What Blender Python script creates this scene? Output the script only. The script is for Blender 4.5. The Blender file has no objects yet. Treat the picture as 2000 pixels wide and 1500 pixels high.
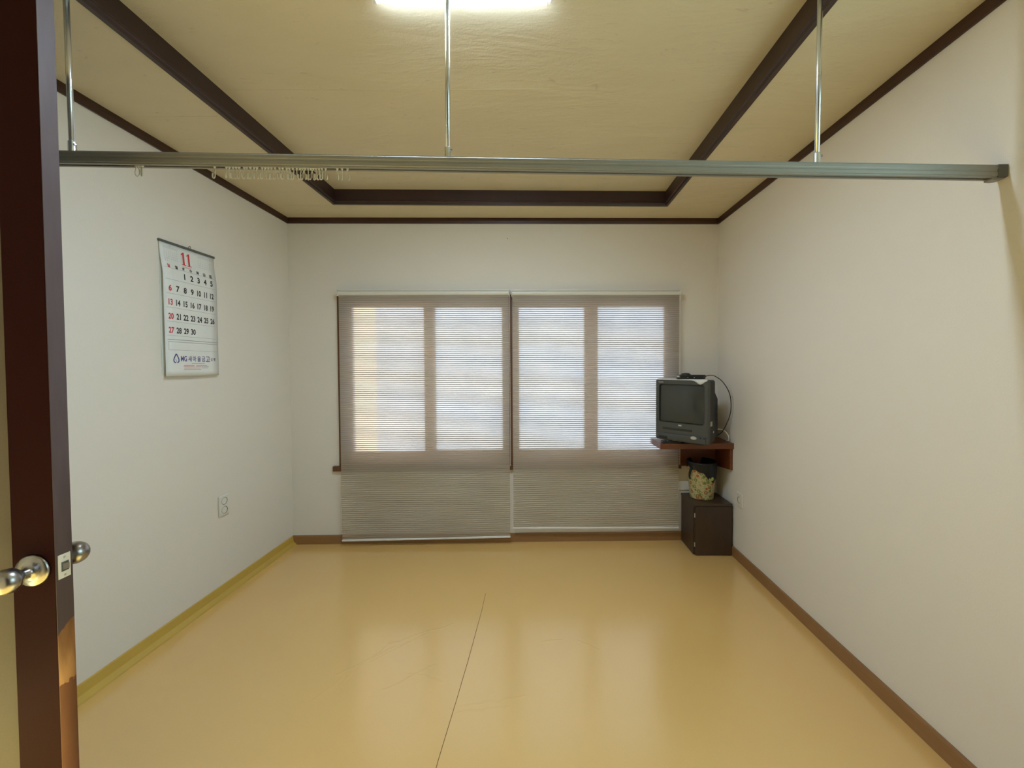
import bpy, bmesh, math, random
from mathutils import Vector, Matrix
random.seed(7)
S = bpy.context.scene
COL = S.collection
R = math.radians

# ---------------------------------------------------------------- camera
cam = bpy.data.cameras.new('camera')
cam.lens = 751.0 * 36.0 / 2000.0
cam.sensor_width = 36.0
cam.shift_x = (1000 - 1047.0) / 2000.0
cam.shift_y = (733.3 - 750.0) / 2000.0
cam.clip_start = 0.02
camo = bpy.data.objects.new('camera', cam)
COL.objects.link(camo)
camo.matrix_world = (Matrix.Translation((0, 0, 1.2577)) @ Matrix.Rotation(R(90) - 0.02384, 4, 'X')
                     @ Matrix.Rotation(-0.0043, 4, 'Z'))
S.camera = camo

# ---------------------------------------------------------------- light
W = bpy.data.worlds.new('overcast_sky')
S.world = W
W.use_nodes = True
bg = W.node_tree.nodes['Background']
bg.inputs['Color'].default_value = (0.86, 0.93, 1.0, 1)
bg.inputs['Strength'].default_value = 4.4
TUBE_COLOR = (0.66, 0.82, 1.0)
TUBE_STRENGTH = 285.0
sun = bpy.data.lights.new('sun', 'SUN')
sun.energy = 30.0
sun.color = (1.0, 0.84, 0.60)
sun.angle = R(2)
suno = bpy.data.objects.new('sun', sun)
COL.objects.link(suno)
suno.rotation_euler = Vector((-0.85, 0.03, -0.5)).to_track_quat('-Z', 'Y').to_euler()
S.view_settings.view_transform = 'Standard'
S.view_settings.look = 'None'
S.view_settings.gamma = 1.0
S.view_settings.use_curve_mapping = False
S.view_settings.exposure = 0.14
S.cycles.use_denoising = True
S.cycles.max_bounces = 14
S.cycles.diffuse_bounces = 8
S.cycles.transmission_bounces = 10
S.cycles.transparent_max_bounces = 12
S.cycles.sample_clamp_indirect = 6.0

# ---------------------------------------------------------------- room numbers
XL, XR = -1.734, 1.3035
YF = -0.55
CZ = 2.30            # lower ceiling
RZ = 2.385           # recessed ceiling
def yb(x): return 2.7116 + 0.01559 * (x - XL)      # back wall plane, very slightly out of square

# ---------------------------------------------------------------- materials
def srgb(r, g, b):
    f = lambda c: (c / 255 / 12.92) if c / 255 <= 0.04045 else ((c / 255 + 0.055) / 1.055) ** 2.4
    return (f(r), f(g), f(b), 1)

class NT:
    def __init__(s, name):
        s.m = bpy.data.materials.new(name)
        s.m.use_nodes = True
        s.t = s.m.node_tree
        s.b = s.t.nodes['Principled BSDF']
        s.out = s.t.nodes['Material Output']
    def n(s, typ, **kw):
        nd = s.t.nodes.new(typ)
        for k, v in kw.items():
            if k in nd.inputs: nd.inputs[k].default_value = v
            else: setattr(nd, k, v)
        return nd
    def l(s, a, b): s.t.links.new(a, b)
    def math(s, op, a, b=None, c=None, clamp=False):
        nd = s.t.nodes.new('ShaderNodeMath'); nd.operation = op; nd.use_clamp = clamp
        for i, v in enumerate((a, b, c)):
            if v is None: continue
            if isinstance(v, (int, float)): nd.inputs[i].default_value = v
            else: s.l(v, nd.inputs[i])
        return nd.outputs[0]
    def mixc(s, fac, a, b):
        nd = s.t.nodes.new('ShaderNodeMix'); nd.data_type = 'RGBA'
        for sock, v in ((nd.inputs[0], fac), (nd.inputs[6], a), (nd.inputs[7], b)):
            if isinstance(v, (int, float, tuple)): sock.default_value = v
            else: s.l(v, sock)
        return nd.outputs[2]
    def bump(s, h, strength=0.2, dist=0.002):
        nd = s.n('ShaderNodeBump', Strength=strength, Distance=dist)
        s.l(h, nd.inputs['Height']); s.l(nd.outputs[0], s.b.inputs['Normal'])
        return nd

def simple(name, col, rough=0.5, metal=0.0, var=0.08, scale=30, bump=0.0, spec=0.5):
    t = NT(name)
    tc = t.n('ShaderNodeTexCoord')
    nz = t.n('ShaderNodeTexNoise', Scale=scale, Detail=4.0)
    t.l(tc.outputs['Object'], nz.inputs['Vector'])
    d = tuple(c * (1 - var) for c in col[:3]) + (1,)
    e = tuple(min(1, c * (1 + var)) for c in col[:3]) + (1,)
    t.l(t.mixc(nz.outputs['Fac'], d, e), t.b.inputs['Base Color'])
    t.b.inputs['Roughness'].default_value = rough
    t.b.inputs['Metallic'].default_value = metal
    t.b.inputs['Specular IOR Level'].default_value = spec
    if bump: t.bump(nz.outputs['Fac'], bump, 0.001)
    return t.m

def wallpaper(name, col, blotch, rough=0.75):
    t = NT(name)
    tc = t.n('ShaderNodeTexCoord')
    n1 = t.n('ShaderNodeTexNoise', Scale=1.6, Detail=3.0)
    n2 = t.n('ShaderNodeTexNoise', Scale=230.0, Detail=3.0)
    n3 = t.n('ShaderNodeTexNoise', Scale=9.0, Detail=4.0)
    for n in (n1, n2, n3): t.l(tc.outputs['Object'], n.inputs['Vector'])
    c = t.mixc(n1.outputs['Fac'], col, tuple(a * b for a, b in zip(col[:3], blotch)) + (1,))
    c = t.mixc(t.math('MULTIPLY', n2.outputs['Fac'], 0.22), c, tuple(x * 0.72 for x in col[:3]) + (1,))
    t.l(c, t.b.inputs['Base Color'])
    t.b.inputs['Roughness'].default_value = rough
    t.b.inputs['Specular IOR Level'].default_value = 0.3
    t.bump(t.math('ADD', t.math('MULTIPLY', n2.outputs['Fac'], 0.35), n3.outputs['Fac']), 0.35, 0.003)
    return t.m

M = {}
M['wall'] = wallpaper('off_white_wallpaper', (0.76, 0.715, 0.64, 1), (0.97, 0.96, 0.93))
def ceiling_mat():
    t = NT('cream_ceiling_paper')
    tc = t.n('ShaderNodeTexCoord')
    mp = t.n('ShaderNodeMapping'); mp.inputs['Scale'].default_value = (0.7, 2.2, 1)
    t.l(tc.outputs['Object'], mp.inputs['Vector'])
    n1 = t.n('ShaderNodeTexNoise', Scale=2.4, Detail=4.0, Distortion=0.8)
    n2 = t.n('ShaderNodeTexNoise', Scale=150.0, Detail=3.0)
    n3 = t.n('ShaderNodeTexNoise', Scale=14.0, Detail=2.0, Distortion=1.5)
    t.l(mp.outputs[0], n1.inputs['Vector']); t.l(tc.outputs['Object'], n2.inputs['Vector']); t.l(mp.outputs[0], n3.inputs['Vector'])
    c = t.mixc(n1.outputs['Fac'], (0.62, 0.545, 0.375, 1), (0.70, 0.62, 0.445, 1))
    c = t.mixc(t.math('MULTIPLY', n2.outputs['Fac'], 0.15), c, (0.48, 0.42, 0.28, 1))
    sp = t.math('MULTIPLY', t.math('SUBTRACT', n3.outputs['Fac'], 0.68, clamp=True), 3.0, clamp=True)
    c = t.mixc(sp, c, (0.30, 0.22, 0.15, 1))
    t.l(c, t.b.inputs['Base Color'])
    t.b.inputs['Roughness'].default_value = 0.7
    t.b.inputs['Specular IOR Level'].default_value = 0.25
    t.bump(t.math('ADD', n1.outputs['Fac'], t.math('ADD', t.math('MULTIPLY', n3.outputs['Fac'], 0.12), t.math('MULTIPLY', n2.outputs['Fac'], 0.05))), 0.7, 0.014)
    return t.m
M['ceiling'] = ceiling_mat()

def floor_mat():
    t = NT('yellow_vinyl_sheet')
    tc = t.n('ShaderNodeTexCoord')
    n1 = t.n('ShaderNodeTexNoise', Scale=1.3, Detail=3.0)
    n2 = t.n('ShaderNodeTexNoise', Scale=320.0, Detail=2.0)
    n3 = t.n('ShaderNodeTexNoise', Scale=6.0, Detail=1.0)
    for n in (n1, n2, n3): t.l(tc.outputs['Object'], n.inputs['Vector'])
    c = t.mixc(n1.outputs['Fac'], srgb(224, 182, 110), srgb(231, 191, 121))
    c = t.mixc(t.math('MULTIPLY', n2.outputs['Fac'], 0.25), c, srgb(200, 158, 84))
    t.l(c, t.b.inputs['Base Color'])
    t.b.inputs['Specular IOR Level'].default_value = 0.6
    t.b.inputs['Coat Weight'].default_value = 1.0
    t.b.inputs['Coat IOR'].default_value = 1.75
    t.b.inputs['Coat Roughness'].default_value = 0.17
    t.l(t.math('ADD', 0.215, t.math('MULTIPLY', n1.outputs['Fac'], 0.05)), t.b.inputs['Roughness'])
    # pressed-in creases of the sheet: ridges along short segments on the floor
    sx = t.n('ShaderNodeSeparateXYZ')
    nd = t.n('ShaderNodeTexNoise', Scale=9.0, Detail=3.0)
    t.l(tc.outputs['Object'], nd.inputs['Vector'])
    va = t.n('ShaderNodeVectorMath', operation='MULTIPLY_ADD')
    t.l(nd.outputs['Color'], va.inputs[0]); va.inputs[1].default_value = (0.05, 0.05, 0); t.l(tc.outputs['Object'], va.inputs[2])
    t.l(va.outputs[0], sx.inputs[0])
    X, Y = sx.outputs[0], sx.outputs[1]
    tot = None
    SEG = [(-0.84, 1.52, -0.62, 1.72, .006), (-0.80, 1.47, -0.66, 1.75, .006), (-0.72, 1.60, -0.50, 1.80, .008),
           (-0.86, 1.40, -0.78, 1.55, .006), (-0.70, 1.70, -0.40, 1.86, .008), (-0.35, 1.38, -0.02, 1.44, .007),
           (-0.33, 1.36, -0.08, 1.40, .006), (0.00, 1.72, 0.14, 1.74, .006), (0.16, 1.74, 0.30, 1.66, .006),
           (-0.55, 1.55, -0.35, 1.50, .008), (-0.62, 1.45, -0.42, 1.60, .008)]
    for (x0, y0, x1, y1, w) in SEG:
        dx, dy = x1 - x0, y1 - y0
        L = math.hypot(dx, dy); ux, uy = dx / L, dy / L
        px = t.math('SUBTRACT', X, x0 + .025); py = t.math('SUBTRACT', Y, y0 + .025)
        al = t.math('ADD', t.math('MULTIPLY', px, ux), t.math('MULTIPLY', py, uy))
        ac = t.math('SUBTRACT', t.math('MULTIPLY', px, uy), t.math('MULTIPLY', py, ux))
        ex = t.math('MAXIMUM', t.math('SUBTRACT', t.math('ABSOLUTE', t.math('SUBTRACT', al, L / 2)), L / 2 - .03), 0.0)
        d = t.math('SQRT', t.math('ADD', t.math('MULTIPLY', ac, ac), t.math('MULTIPLY', t.math('MULTIPLY', ex, ex), .2)))
        g = t.math('SUBTRACT', 1.0, t.math('DIVIDE', d, w), clamp=True)
        tot = g if tot is None else t.math('MAXIMUM', tot, g)
    h = t.math('ADD', t.math('MULTIPLY', tot, 0.55), t.math('MULTIPLY', n3.outputs['Fac'], 0.12))
    h = t.math('ADD', h, t.math('MULTIPLY', n2.outputs['Fac'], 0.006))
    t.bump(h, 0.25, 0.008)
    return t.m
M['floor'] = floor_mat()

def wood(name, c1, c2, rough=0.35, scale=(3, 3, 40), rot=None, bump=0.15):
    t = NT(name)
    tc = t.n('ShaderNodeTexCoord')
    mp = t.n('ShaderNodeMapping'); mp.inputs['Scale'].default_value = scale
    t.l(tc.outputs['Object'], mp.inputs['Vector'])
    nz = t.n('ShaderNodeTexNoise', Scale=2.0, Detail=6.0, Distortion=0.8)
    t.l(mp.outputs[0], nz.inputs['Vector'])
    t.l(t.mixc(nz.outputs['Fac'], c1, c2), t.b.inputs['Base Color'])
    t.b.inputs['Roughness'].default_value = rough
    t.bump(nz.outputs['Fac'], bump, 0.0008)
    return t.m
M['trim'] = wood('dark_brown_painted_trim', srgb(52, 30, 20), srgb(70, 42, 28), 0.4, (6, 6, 6))
M['cove'] = wood('dark_brown_cove_board', srgb(46, 30, 28), srgb(62, 41, 37), 0.38, (6, 6, 6))
M['base'] = wood('tan_wood_baseboard', srgb(132, 96, 58), srgb(152, 112, 70), 0.45, (3, 3, 30))
M['vinyl_base'] = simple('yellow_vinyl_upstand', srgb(196, 162, 74), 0.35, var=.05, scale=12)
M['frame'] = wood('brown_window_wood', srgb(84, 54, 30), srgb(112, 74, 44), 0.5, (30, 30, 3))
M['sash'] = wood('backlit_tan_sash_wood', srgb(186, 142, 100), srgb(204, 162, 120), 0.5, (30, 30, 3))  # lighter than the frame: backlight scattered in the blind is put into this colour
M['shelf'] = wood('reddish_brown_shelf_wood', srgb(88, 44, 20), srgb(120, 68, 34), 0.35, (3, 20, 20))
M['cab'] = wood('dark_walnut_laminate', srgb(52, 38, 26), srgb(70, 52, 36), 0.4, (20, 20, 3))
M['gap'] = simple('dark_gap', (0.01, 0.008, 0.006, 1), 0.8)
M['alu'] = simple('brushed_aluminium', (0.27, 0.26, 0.235, 1), 0.5, 0.3, .05, 60)
M['chrome'] = simple('satin_steel', (0.38, 0.37, 0.37, 1), 0.28, 1.0, .03, 40)
M['rod'] = simple('polished_rod_metal', (0.66, 0.68, 0.68, 1), 0.25, 0.9, .03, 40)
M['plastic'] = simple('off_white_plastic', (0.68, 0.66, 0.58, 1), 0.35, var=.03)
M['white'] = simple('white_plastic', (0.74, 0.73, 0.70, 1), 0.35, var=.03)
M['capgrey'] = simple('dark_grey_plastic', (0.10, 0.10, 0.085, 1), 0.45)
M['black'] = simple('black_plastic', (0.012, 0.012, 0.012, 1), 0.35)
M['rubber'] = simple('black_cable_rubber', (0.012, 0.013, 0.012, 1), 0.5)
M['tv'] = simple('charcoal_tv_plastic', (0.062, 0.064, 0.058, 1), 0.42, var=.12, scale=60, bump=.1)
M['tvdark'] = simple('dark_tv_plastic', (0.018, 0.018, 0.017, 1), 0.5)
M['screen'] = simple('grey_tube_glass', (0.050, 0.052, 0.045, 1), 0.12, var=.02)
M['badge'] = simple('silver_badge', (0.55, 0.55, 0.52, 1), 0.3, 0.6)
M['sticker'] = simple('pale_sticker', (0.42, 0.45, 0.38, 1), 0.5)
M['cloth'] = simple('white_cloth', (0.66, 0.67, 0.64, 1), 0.8, var=.06, scale=80)
M['paper'] = simple('calendar_paper', (0.74, 0.75, 0.71, 1), 0.5, var=.02, scale=20)
M['ink'] = simple('black_ink', (0.035, 0.033, 0.030, 1), 0.6)
M['redink'] = simple('red_ink', (0.62, 0.045, 0.06, 1), 0.6)
M['pinkink'] = simple('light_red_ink', (0.66, 0.22, 0.17, 1), 0.6)
M['blueink'] = simple('navy_ink', (0.055, 0.055, 0.22, 1), 0.6)
M['greyink'] = simple('grey_ink', (0.30, 0.31, 0.29, 1), 0.6)
M['bag'] = simple('black_bin_liner', (0.008, 0.009, 0.010, 1), 0.38, var=.3, scale=30, bump=1.0, spec=.35)
M['leaf'] = simple('pale_green_sticker', (0.33, 0.40, 0.10, 1), 0.5, var=.4, scale=60)
M['bouncewall'] = simple('warm_bounce_plaster', (0.72, 0.57, 0.35, 1), 0.8)  # for the added wall that bounces warm sun

def door_paint():
    t = NT('dark_oxblood_door_paint')
    tc = t.n('ShaderNodeTexCoord')
    nz = t.n('ShaderNodeTexNoise', Scale=300.0, Detail=2.0)
    t.l(tc.outputs['Object'], nz.inputs['Vector'])
    t.l(t.mixc(nz.outputs['Fac'], srgb(40, 15, 14), srgb(55, 24, 22)), t.b.inputs['Base Color'])
    t.b.inputs['Roughness'].default_value = 0.6
    t.b.inputs['Specular IOR Level'].default_value = 0.05
    t.bump(nz.outputs['Fac'], 0.1, 0.0005)
    return t.m
M['door'] = door_paint()

def door_edge():
    # paint above, worn-off bare wood lower down (wear with its own ragged outline)
    t = NT('worn_door_edge')
    tc = t.n('ShaderNodeTexCoord')
    sx = t.n('ShaderNodeSeparateXYZ'); t.l(tc.outputs['Object'], sx.inputs[0])
    nz = t.n('ShaderNodeTexNoise', Scale=28.0, Detail=5.0)
    mp = t.n('ShaderNodeMapping'); mp.inputs['Scale'].default_value = (60, 60, 9)
    t.l(tc.outputs['Object'], mp.inputs['Vector'])
    gr = t.n('ShaderNodeTexNoise', Scale=1.0, Detail=6.0)
    t.l(mp.outputs[0], gr.inputs['Vector']); t.l(tc.outputs['Object'], nz.inputs['Vector'])
    # object y runs across the edge (0..thickness), z is height
    zz = t.math('ADD', sx.outputs[2], t.math('MULTIPLY', sx.outputs[1], -0.8))
    zz = t.math('ADD', zz, t.math('MULTIPLY', t.math('SUBTRACT', nz.outputs['Fac'], .5), .03))
    wear = t.math('GREATER_THAN', 0.632, zz)
    pale = t.math('MULTIPLY', wear, t.math('GREATER_THAN', t.math('ADD', sx.outputs[2], t.math('MULTIPLY', nz.outputs['Fac'], .06)), 0.54))
    paint = t.mixc(gr.outputs['Fac'], srgb(68, 55, 55), srgb(86, 72, 72))
    bare = t.mixc(gr.outputs['Fac'], srgb(66, 34, 16), srgb(98, 56, 26))
    bare2 = t.mixc(gr.outputs['Fac'], srgb(84, 50, 24), srgb(160, 112, 66))
    c = t.mixc(wear, paint, t.mixc(pale, bare, bare2))
    t.l(c, t.b.inputs['Base Color'])
    t.b.inputs['Roughness'].default_value = 0.45
    t.bump(gr.outputs['Fac'], .3, .001)
    return t.m
M['dooredge'] = door_edge()
M['doorpanel'] = simple('beige_door_panel', (0.165, 0.142, 0.115, 1), 0.6, var=.08, scale=200, spec=.2)

def blind_mat():
    t = NT('striped_sheer_blind_fabric')
    t.t.nodes.remove(t.b)
    tc = t.n('ShaderNodeTexCoord')
    sx = t.n('ShaderNodeSeparateXYZ'); t.l(tc.outputs['Object'], sx.inputs[0])
    ph = t.math('SINE', t.math('MULTIPLY', sx.outputs[2], 2 * math.pi / 0.0145))
    nz = t.n('ShaderNodeTexNoise', Scale=1.0, Detail=3.0)
    mp = t.n('ShaderNodeMapping'); mp.inputs['Scale'].default_value = (6, 6, 140)
    t.l(tc.outputs['Object'], mp.inputs['Vector']); t.l(mp.outputs[0], nz.inputs['Vector'])
    k = t.math('ADD', t.math('MULTIPLY', ph, 0.85), 0.5, clamp=True)                     # 0 dense thread band .. 1 sheer band
    k = t.math('ADD', k, t.math('MULTIPLY', t.math('SUBTRACT', nz.outputs['Fac'], .5), .5), clamp=True)
    col = t.mixc(k, (0.50, 0.43, 0.31, 1), (0.78, 0.71, 0.58, 1))
    df = t.n('ShaderNodeBsdfDiffuse'); t.l(col, df.inputs['Color'])
    tr = t.n('ShaderNodeBsdfTranslucent'); t.l(t.mixc(k, (0.30, 0.27, 0.24, 1), (0.88, 0.85, 0.82, 1)), tr.inputs['Color'])
    tp = t.n('ShaderNodeBsdfTransparent')
    m1 = t.n('ShaderNodeMixShader'); m1.inputs[0].default_value = 0.46
    t.l(df.outputs[0], m1.inputs[1]); t.l(tr.outputs[0], m1.inputs[2])
    m2 = t.n('ShaderNodeMixShader')
    t.l(t.math('ADD', t.math('MULTIPLY', k, 0.60), 0.03), m2.inputs[0])
    t.l(m1.outputs[0], m2.inputs[1]); t.l(tp.outputs[0], m2.inputs[2])
    t.l(m2.outputs[0], t.out.inputs['Surface'])
    return t.m
M['blind'] = blind_mat()

def frosted():
    t = NT('frosted_ripple_glass')
    t.t.nodes.remove(t.b)
    tc = t.n('ShaderNodeTexCoord')
    nz = t.n('ShaderNodeTexNoise', Scale=5.0, Detail=5.0, Distortion=0.5)
    t.l(tc.outputs['Object'], nz.inputs['Vector'])
    tr = t.n('ShaderNodeBsdfTranslucent')
    t.l(t.mixc(nz.outputs['Fac'], (0.24, 0.26, 0.30, 1), (0.39, 0.40, 0.41, 1)), tr.inputs['Color'])
    gl = t.n('ShaderNodeBsdfRefraction', Roughness=0.42, IOR=1.02)
    t.l(t.mixc(nz.outputs['Fac'], (0.13, 0.14, 0.16, 1), (0.29, 0.295, 0.30, 1)), gl.inputs['Color'])
    m = t.n('ShaderNodeMixShader'); m.inputs[0].default_value = 0.5
    t.l(tr.outputs[0], m.inputs[1]); t.l(gl.outputs[0], m.inputs[2])
    t.l(m.outputs[0], t.out.inputs['Surface'])
    return t.m
M['pane'] = frosted()

def clear():
    t = NT('tinted_side_glass')
    t.t.nodes.remove(t.b)
    tp = t.n('ShaderNodeBsdfTransparent'); tp.inputs['Color'].default_value = (0.68, 0.95, 0.88, 1)  # tint cools the daylight of the added side window
    gl = t.n('ShaderNodeBsdfGlossy', Roughness=0.02)
    m = t.n('ShaderNodeMixShader'); m.inputs[0].default_value = 0.06
    t.l(tp.outputs[0], m.inputs[1]); t.l(gl.outputs[0], m.inputs[2]); t.l(m.outputs[0], t.out.inputs['Surface'])
    return t.m
M['clear'] = clear()

def emit(name, col, st):
    t = NT(name)
    t.b.inputs['Base Color'].default_value = (0.8, 0.8, 0.8, 1)
    t.b.inputs['Emission Color'].default_value = tuple(col) + (1,)
    t.b.inputs['Emission Strength'].default_value = st
    return t.m
M['tube'] = emit('lit_tube_diffuser', TUBE_COLOR, TUBE_STRENGTH)

def floral():
    t = NT('cream_floral_print')
    tc = t.n('ShaderNodeTexCoord')
    v = t.n('ShaderNodeTexVoronoi', Scale=42.0)
    v2 = t.n('ShaderNodeTexVoronoi', Scale=75.0)
    nz = t.n('ShaderNodeTexNoise', Scale=45.0, Detail=3.0)
    for n in (v, v2, nz): t.l(tc.outputs['Object'], n.inputs['Vector'])
    sr = t.n('ShaderNodeSeparateColor'); t.l(v.outputs['Color'], sr.inputs[0])
    cream = (0.56, 0.50, 0.28, 1)
    ring = t.math('MULTIPLY', t.math('GREATER_THAN', v.outputs['Distance'], .22), t.math('LESS_THAN', v.outputs['Distance'], .48))
    isred = t.math('GREATER_THAN', sr.outputs[0], .62)
    isgreen = t.math('LESS_THAN', sr.outputs[0], .42)
    c = t.mixc(t.math('MULTIPLY', ring, isred), cream, (0.42, 0.12, 0.035, 1))
    c = t.mixc(t.math('MULTIPLY', ring, isgreen), c, (0.17, 0.24, 0.06, 1))
    ln = t.math('MULTIPLY', t.math('GREATER_THAN', nz.outputs['Fac'], .50), t.math('LESS_THAN', nz.outputs['Fac'], .54))
    c = t.mixc(ln, c, (0.22, 0.24, 0.08, 1))
    c = t.mixc(t.math('MULTIPLY', t.math('LESS_THAN', v2.outputs['Distance'], .18), t.math('GREATER_THAN', sr.outputs[1], .6)), c, (0.50, 0.22, 0.04, 1))
    t.l(c, t.b.inputs['Base Color'])
    t.b.inputs['Roughness'].default_value = 0.4
    return t.m
M['floral'] = floral()

# ---------------------------------------------------------------- mesh helpers
def obj(name, bm, mat, parent=None, smooth=False, bevel=0.0, seg=2):
    me = bpy.data.meshes.new(name)
    bmesh.ops.recalc_face_normals(bm, faces=bm.faces)
    bm.to_mesh(me); bm.free()
    if mat is not None: me.materials.append(M[mat] if isinstance(mat, str) else mat)
    o = bpy.data.objects.new(name, me)
    COL.objects.link(o)
    if parent is not None: o.parent = parent
    if smooth:
        for p in me.polygons: p.use_smooth = True
    if bevel:
        md = o.modifiers.new('bevel', 'BEVEL'); md.width = bevel; md.segments = seg; md.limit_method = 'ANGLE'
        md.angle_limit = R(40)
        for p in me.polygons: p.use_smooth = True
        md.harden_normals = False
        try:
            md2 = o.modifiers.new('wn', 'WEIGHTED_NORMAL'); md2.keep_sharp = False
        except Exception: pass
    return o
def thing(name, label, cat, loc=(0, 0, 0), rotz=0, group=None, kind=None):
    o = bpy.data.objects.new(name, None)
    o.empty_display_size = 0.05
    COL.objects.link(o)
    o.location = loc; o.rotation_euler = (0, 0, rotz)
    tag(o, label, cat, group, kind)
    return o
def tag(o, label, cat=None, group=None, kind=None):
    o['label'] = label
    if cat: o['category'] = cat
    if group: o['group'] = group
    if kind: o['kind'] = kind
    return o
def struct(o, label, cat):
    return tag(o, label, cat, None, 'structure')
def hexa(bm, pts):
    """pts: 8 points, bottom ring 0-3 then top ring 4-7"""
    v = [bm.verts.new(p) for p in pts]
    for f in ((0, 1, 2, 3), (7, 6, 5, 4), (0, 4, 5, 1), (1, 5, 6, 2), (2, 6, 7, 3), (3, 7, 4, 0)):
        bm.faces.new([v[i] for i in f])
def box(bm, x0, x1, y0, y1, z0, z1):
    hexa(bm, [(x0, y0, z0), (x1, y0, z0), (x1, y1, z0), (x0, y1, z0), (x0, y0, z1), (x1, y0, z1), (x1, y1, z1), (x0, y1, z1)])
    return bm
def wbox(bm, x0, x1, o0, o1, z0, z1, f=yb):
    """box on the back wall: o0/o1 = distance in front of the wall plane (o0 > o1)"""
    hexa(bm, [(x0, f(x0) - o0, z0), (x1, f(x1) - o0, z0), (x1, f(x1) - o1, z0), (x0, f(x0) - o1, z0),
              (x0, f(x0) - o0, z1), (x1, f(x1) - o0, z1), (x1, f(x1) - o1, z1), (x0, f(x0) - o1, z1)])
    return bm
def B(): return bmesh.new()
def lathe(bm, prof, n=32, axis=None, mat=None):
    """prof: list of (r, h) revolved about local z; mat optional Matrix"""
    mt = mat or Matrix.Identity(4)
    rings = []
    for r, h in prof:
        if r < 1e-6: rings.append([bm.verts.new(mt @ Vector((0, 0, h)))])
        else: rings.append([bm.verts.new(mt @ Vector((r * math.cos(2 * math.pi * i / n), r * math.sin(2 * math.pi * i / n), h))) for i in range(n)])
    for a, b in zip(rings, rings[1:]):
        if len(a) == 1 and len(b) == 1: continue
        for i in range(n):
            j = (i + 1) % n
            if len(a) == 1: bm.faces.new((a[0], b[i], b[j]))
            elif len(b) == 1: bm.faces.new((a[i], a[j], b[0]))
            else: bm.faces.new((a[i], a[j], b[j], b[i]))
    return bm
def tube(bm, pts, r, n=8, cap=True):
    pts = [Vector(p) for p in pts]
    rings = []
    up = Vector((0, 0, 1))
    t0 = (pts[1] - pts[0]).normalized()
    nrm = t0.cross(up) if abs(t0.dot(up)) < .95 else t0.cross(Vector((1, 0, 0)))
    nrm.normalize()
    for i, p in enumerate(pts):
        a = pts[max(i - 1, 0)]; b = pts[min(i + 1, len(pts) - 1)]
        t = (b - a).normalized()
        nrm = (nrm - t * nrm.dot(t)).normalized()
        bi = t.cross(nrm)
        rr = r[i] if isinstance(r, (list, tuple)) else r
        rings.append([bm.verts.new(p + (nrm * math.cos(2 * math.pi * k / n) + bi * math.sin(2 * math.pi * k / n)) * rr) for k in range(n)])
    for a, b in zip(rings, rings[1:]):
        for k in range(n):
            j = (k + 1) % n
            bm.faces.new((a[k], a[j], b[j], b[k]))
    if cap:
        bm.faces.new(rings[0][::-1]); bm.faces.new(rings[-1])
    return bm
def spline(pts, n=8):
    P = [Vector(p) for p in pts]; P = [P[0] * 2 - P[1]] + P + [P[-1] * 2 - P[-2]]
    out = []
    for i in range(1, len(P) - 2):
        for k in range(n):
            t = k / n
            a, b, c, d = P[i - 1:i + 3]
            out.append(0.5 * ((2 * b) + (c - a) * t + (2 * a - 5 * b + 4 * c - d) * t * t + (3 * b - a - 3 * c + d) * t ** 3))
    out.append(P[-2])
    return out
def prism(bm, poly, a0, a1, mp):
    """extrude 2D poly along third axis; mp(u, v, w) -> xyz"""
    lo = [bm.verts.new(mp(u, v, a0)) for u, v in poly]
    hi = [bm.verts.new(mp(u, v, a1)) for u, v in poly]
    bm.faces.new(lo[::-1]); bm.faces.new(hi)
    for i in range(len(poly)):
        j = (i + 1) % len(poly)
        bm.faces.new((lo[i], lo[j], hi[j], hi[i]))
    return bm

# ---------------------------------------------------------------- room shell
T = 0.14
WX0, WX1, WZ0, WZ1 = -1.385, 1.005, 0.545, 1.752        # window opening
bm = B(); box(bm, XL - T, XL, YF - T, 3.0, -0.1, 2.6)
struct(obj('wall_left', bm, 'wall'), 'plain off-white papered wall carrying the calendar', 'wall')
SY0, SY1, SZ0, SZ1 = -0.42, 0.82, 0.85, 2.10            # opening for the added side window
bm = B()
for a in ((YF - T, SY0, -.1, 2.6), (SY1, 3.0, -.1, 2.6), (SY0, SY1, -.1, SZ0), (SY0, SY1, SZ1, 2.6)): box(bm, XR, XR + T, *a)
struct(obj('wall_right', bm, 'wall'), 'plain off-white papered wall beside the television corner', 'wall')
bm = B()
for a in ((XL - T, -.75, -.1, 2.6), (.95, XR + T, -.1, 2.6), (-.75, .95, 2.06, 2.6)): box(bm, a[0], a[1], YF - T, YF, a[2], a[3])
struct(obj('wall_front', bm, 'wall'), 'off-white papered wall behind the viewer', 'wall')
t = thing('dark_door_added', 'added dark double door behind the viewer, dimming the front light and reflections', 'door', (.10, YF - .05, 0), kind='structure')  # unseen door added to darken reflections and cut light from the front
for x0, x1 in ((-.85, -.003), (.003, .85)):
    bm = B(); box(bm, x0, x1, -.04, 0, 0, 2.06); lf = obj('leaf', bm, 'door', t, bevel=.003)
    for z0_, z1_ in ((.15, .95), (1.10, 1.92)):
        bm = B(); box(bm, x0 + .12, x1 - .12, 0, .012, z0_, z1_); obj('raised_panel', bm, 'door', lf, bevel=.004)
bm = B()
for (a, b, c, d) in ((XL, WX0, -.1, 2.6), (WX1, XR, -.1, 2.6), (WX0, WX1, -.1, WZ0), (WX0, WX1, WZ1, 2.6)):
    wbox(bm, a, b, 0, -.16, c, d)
struct(obj('wall_back', bm, 'wall'), 'papered end wall around the wide window', 'wall')
bm = B(); box(bm, XL - T, XR + T, YF - T, 2.95, -0.1, 0)
floor = struct(obj('floor', bm, 'floor'), 'glossy yellow vinyl sheet floor', 'floor')
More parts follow.
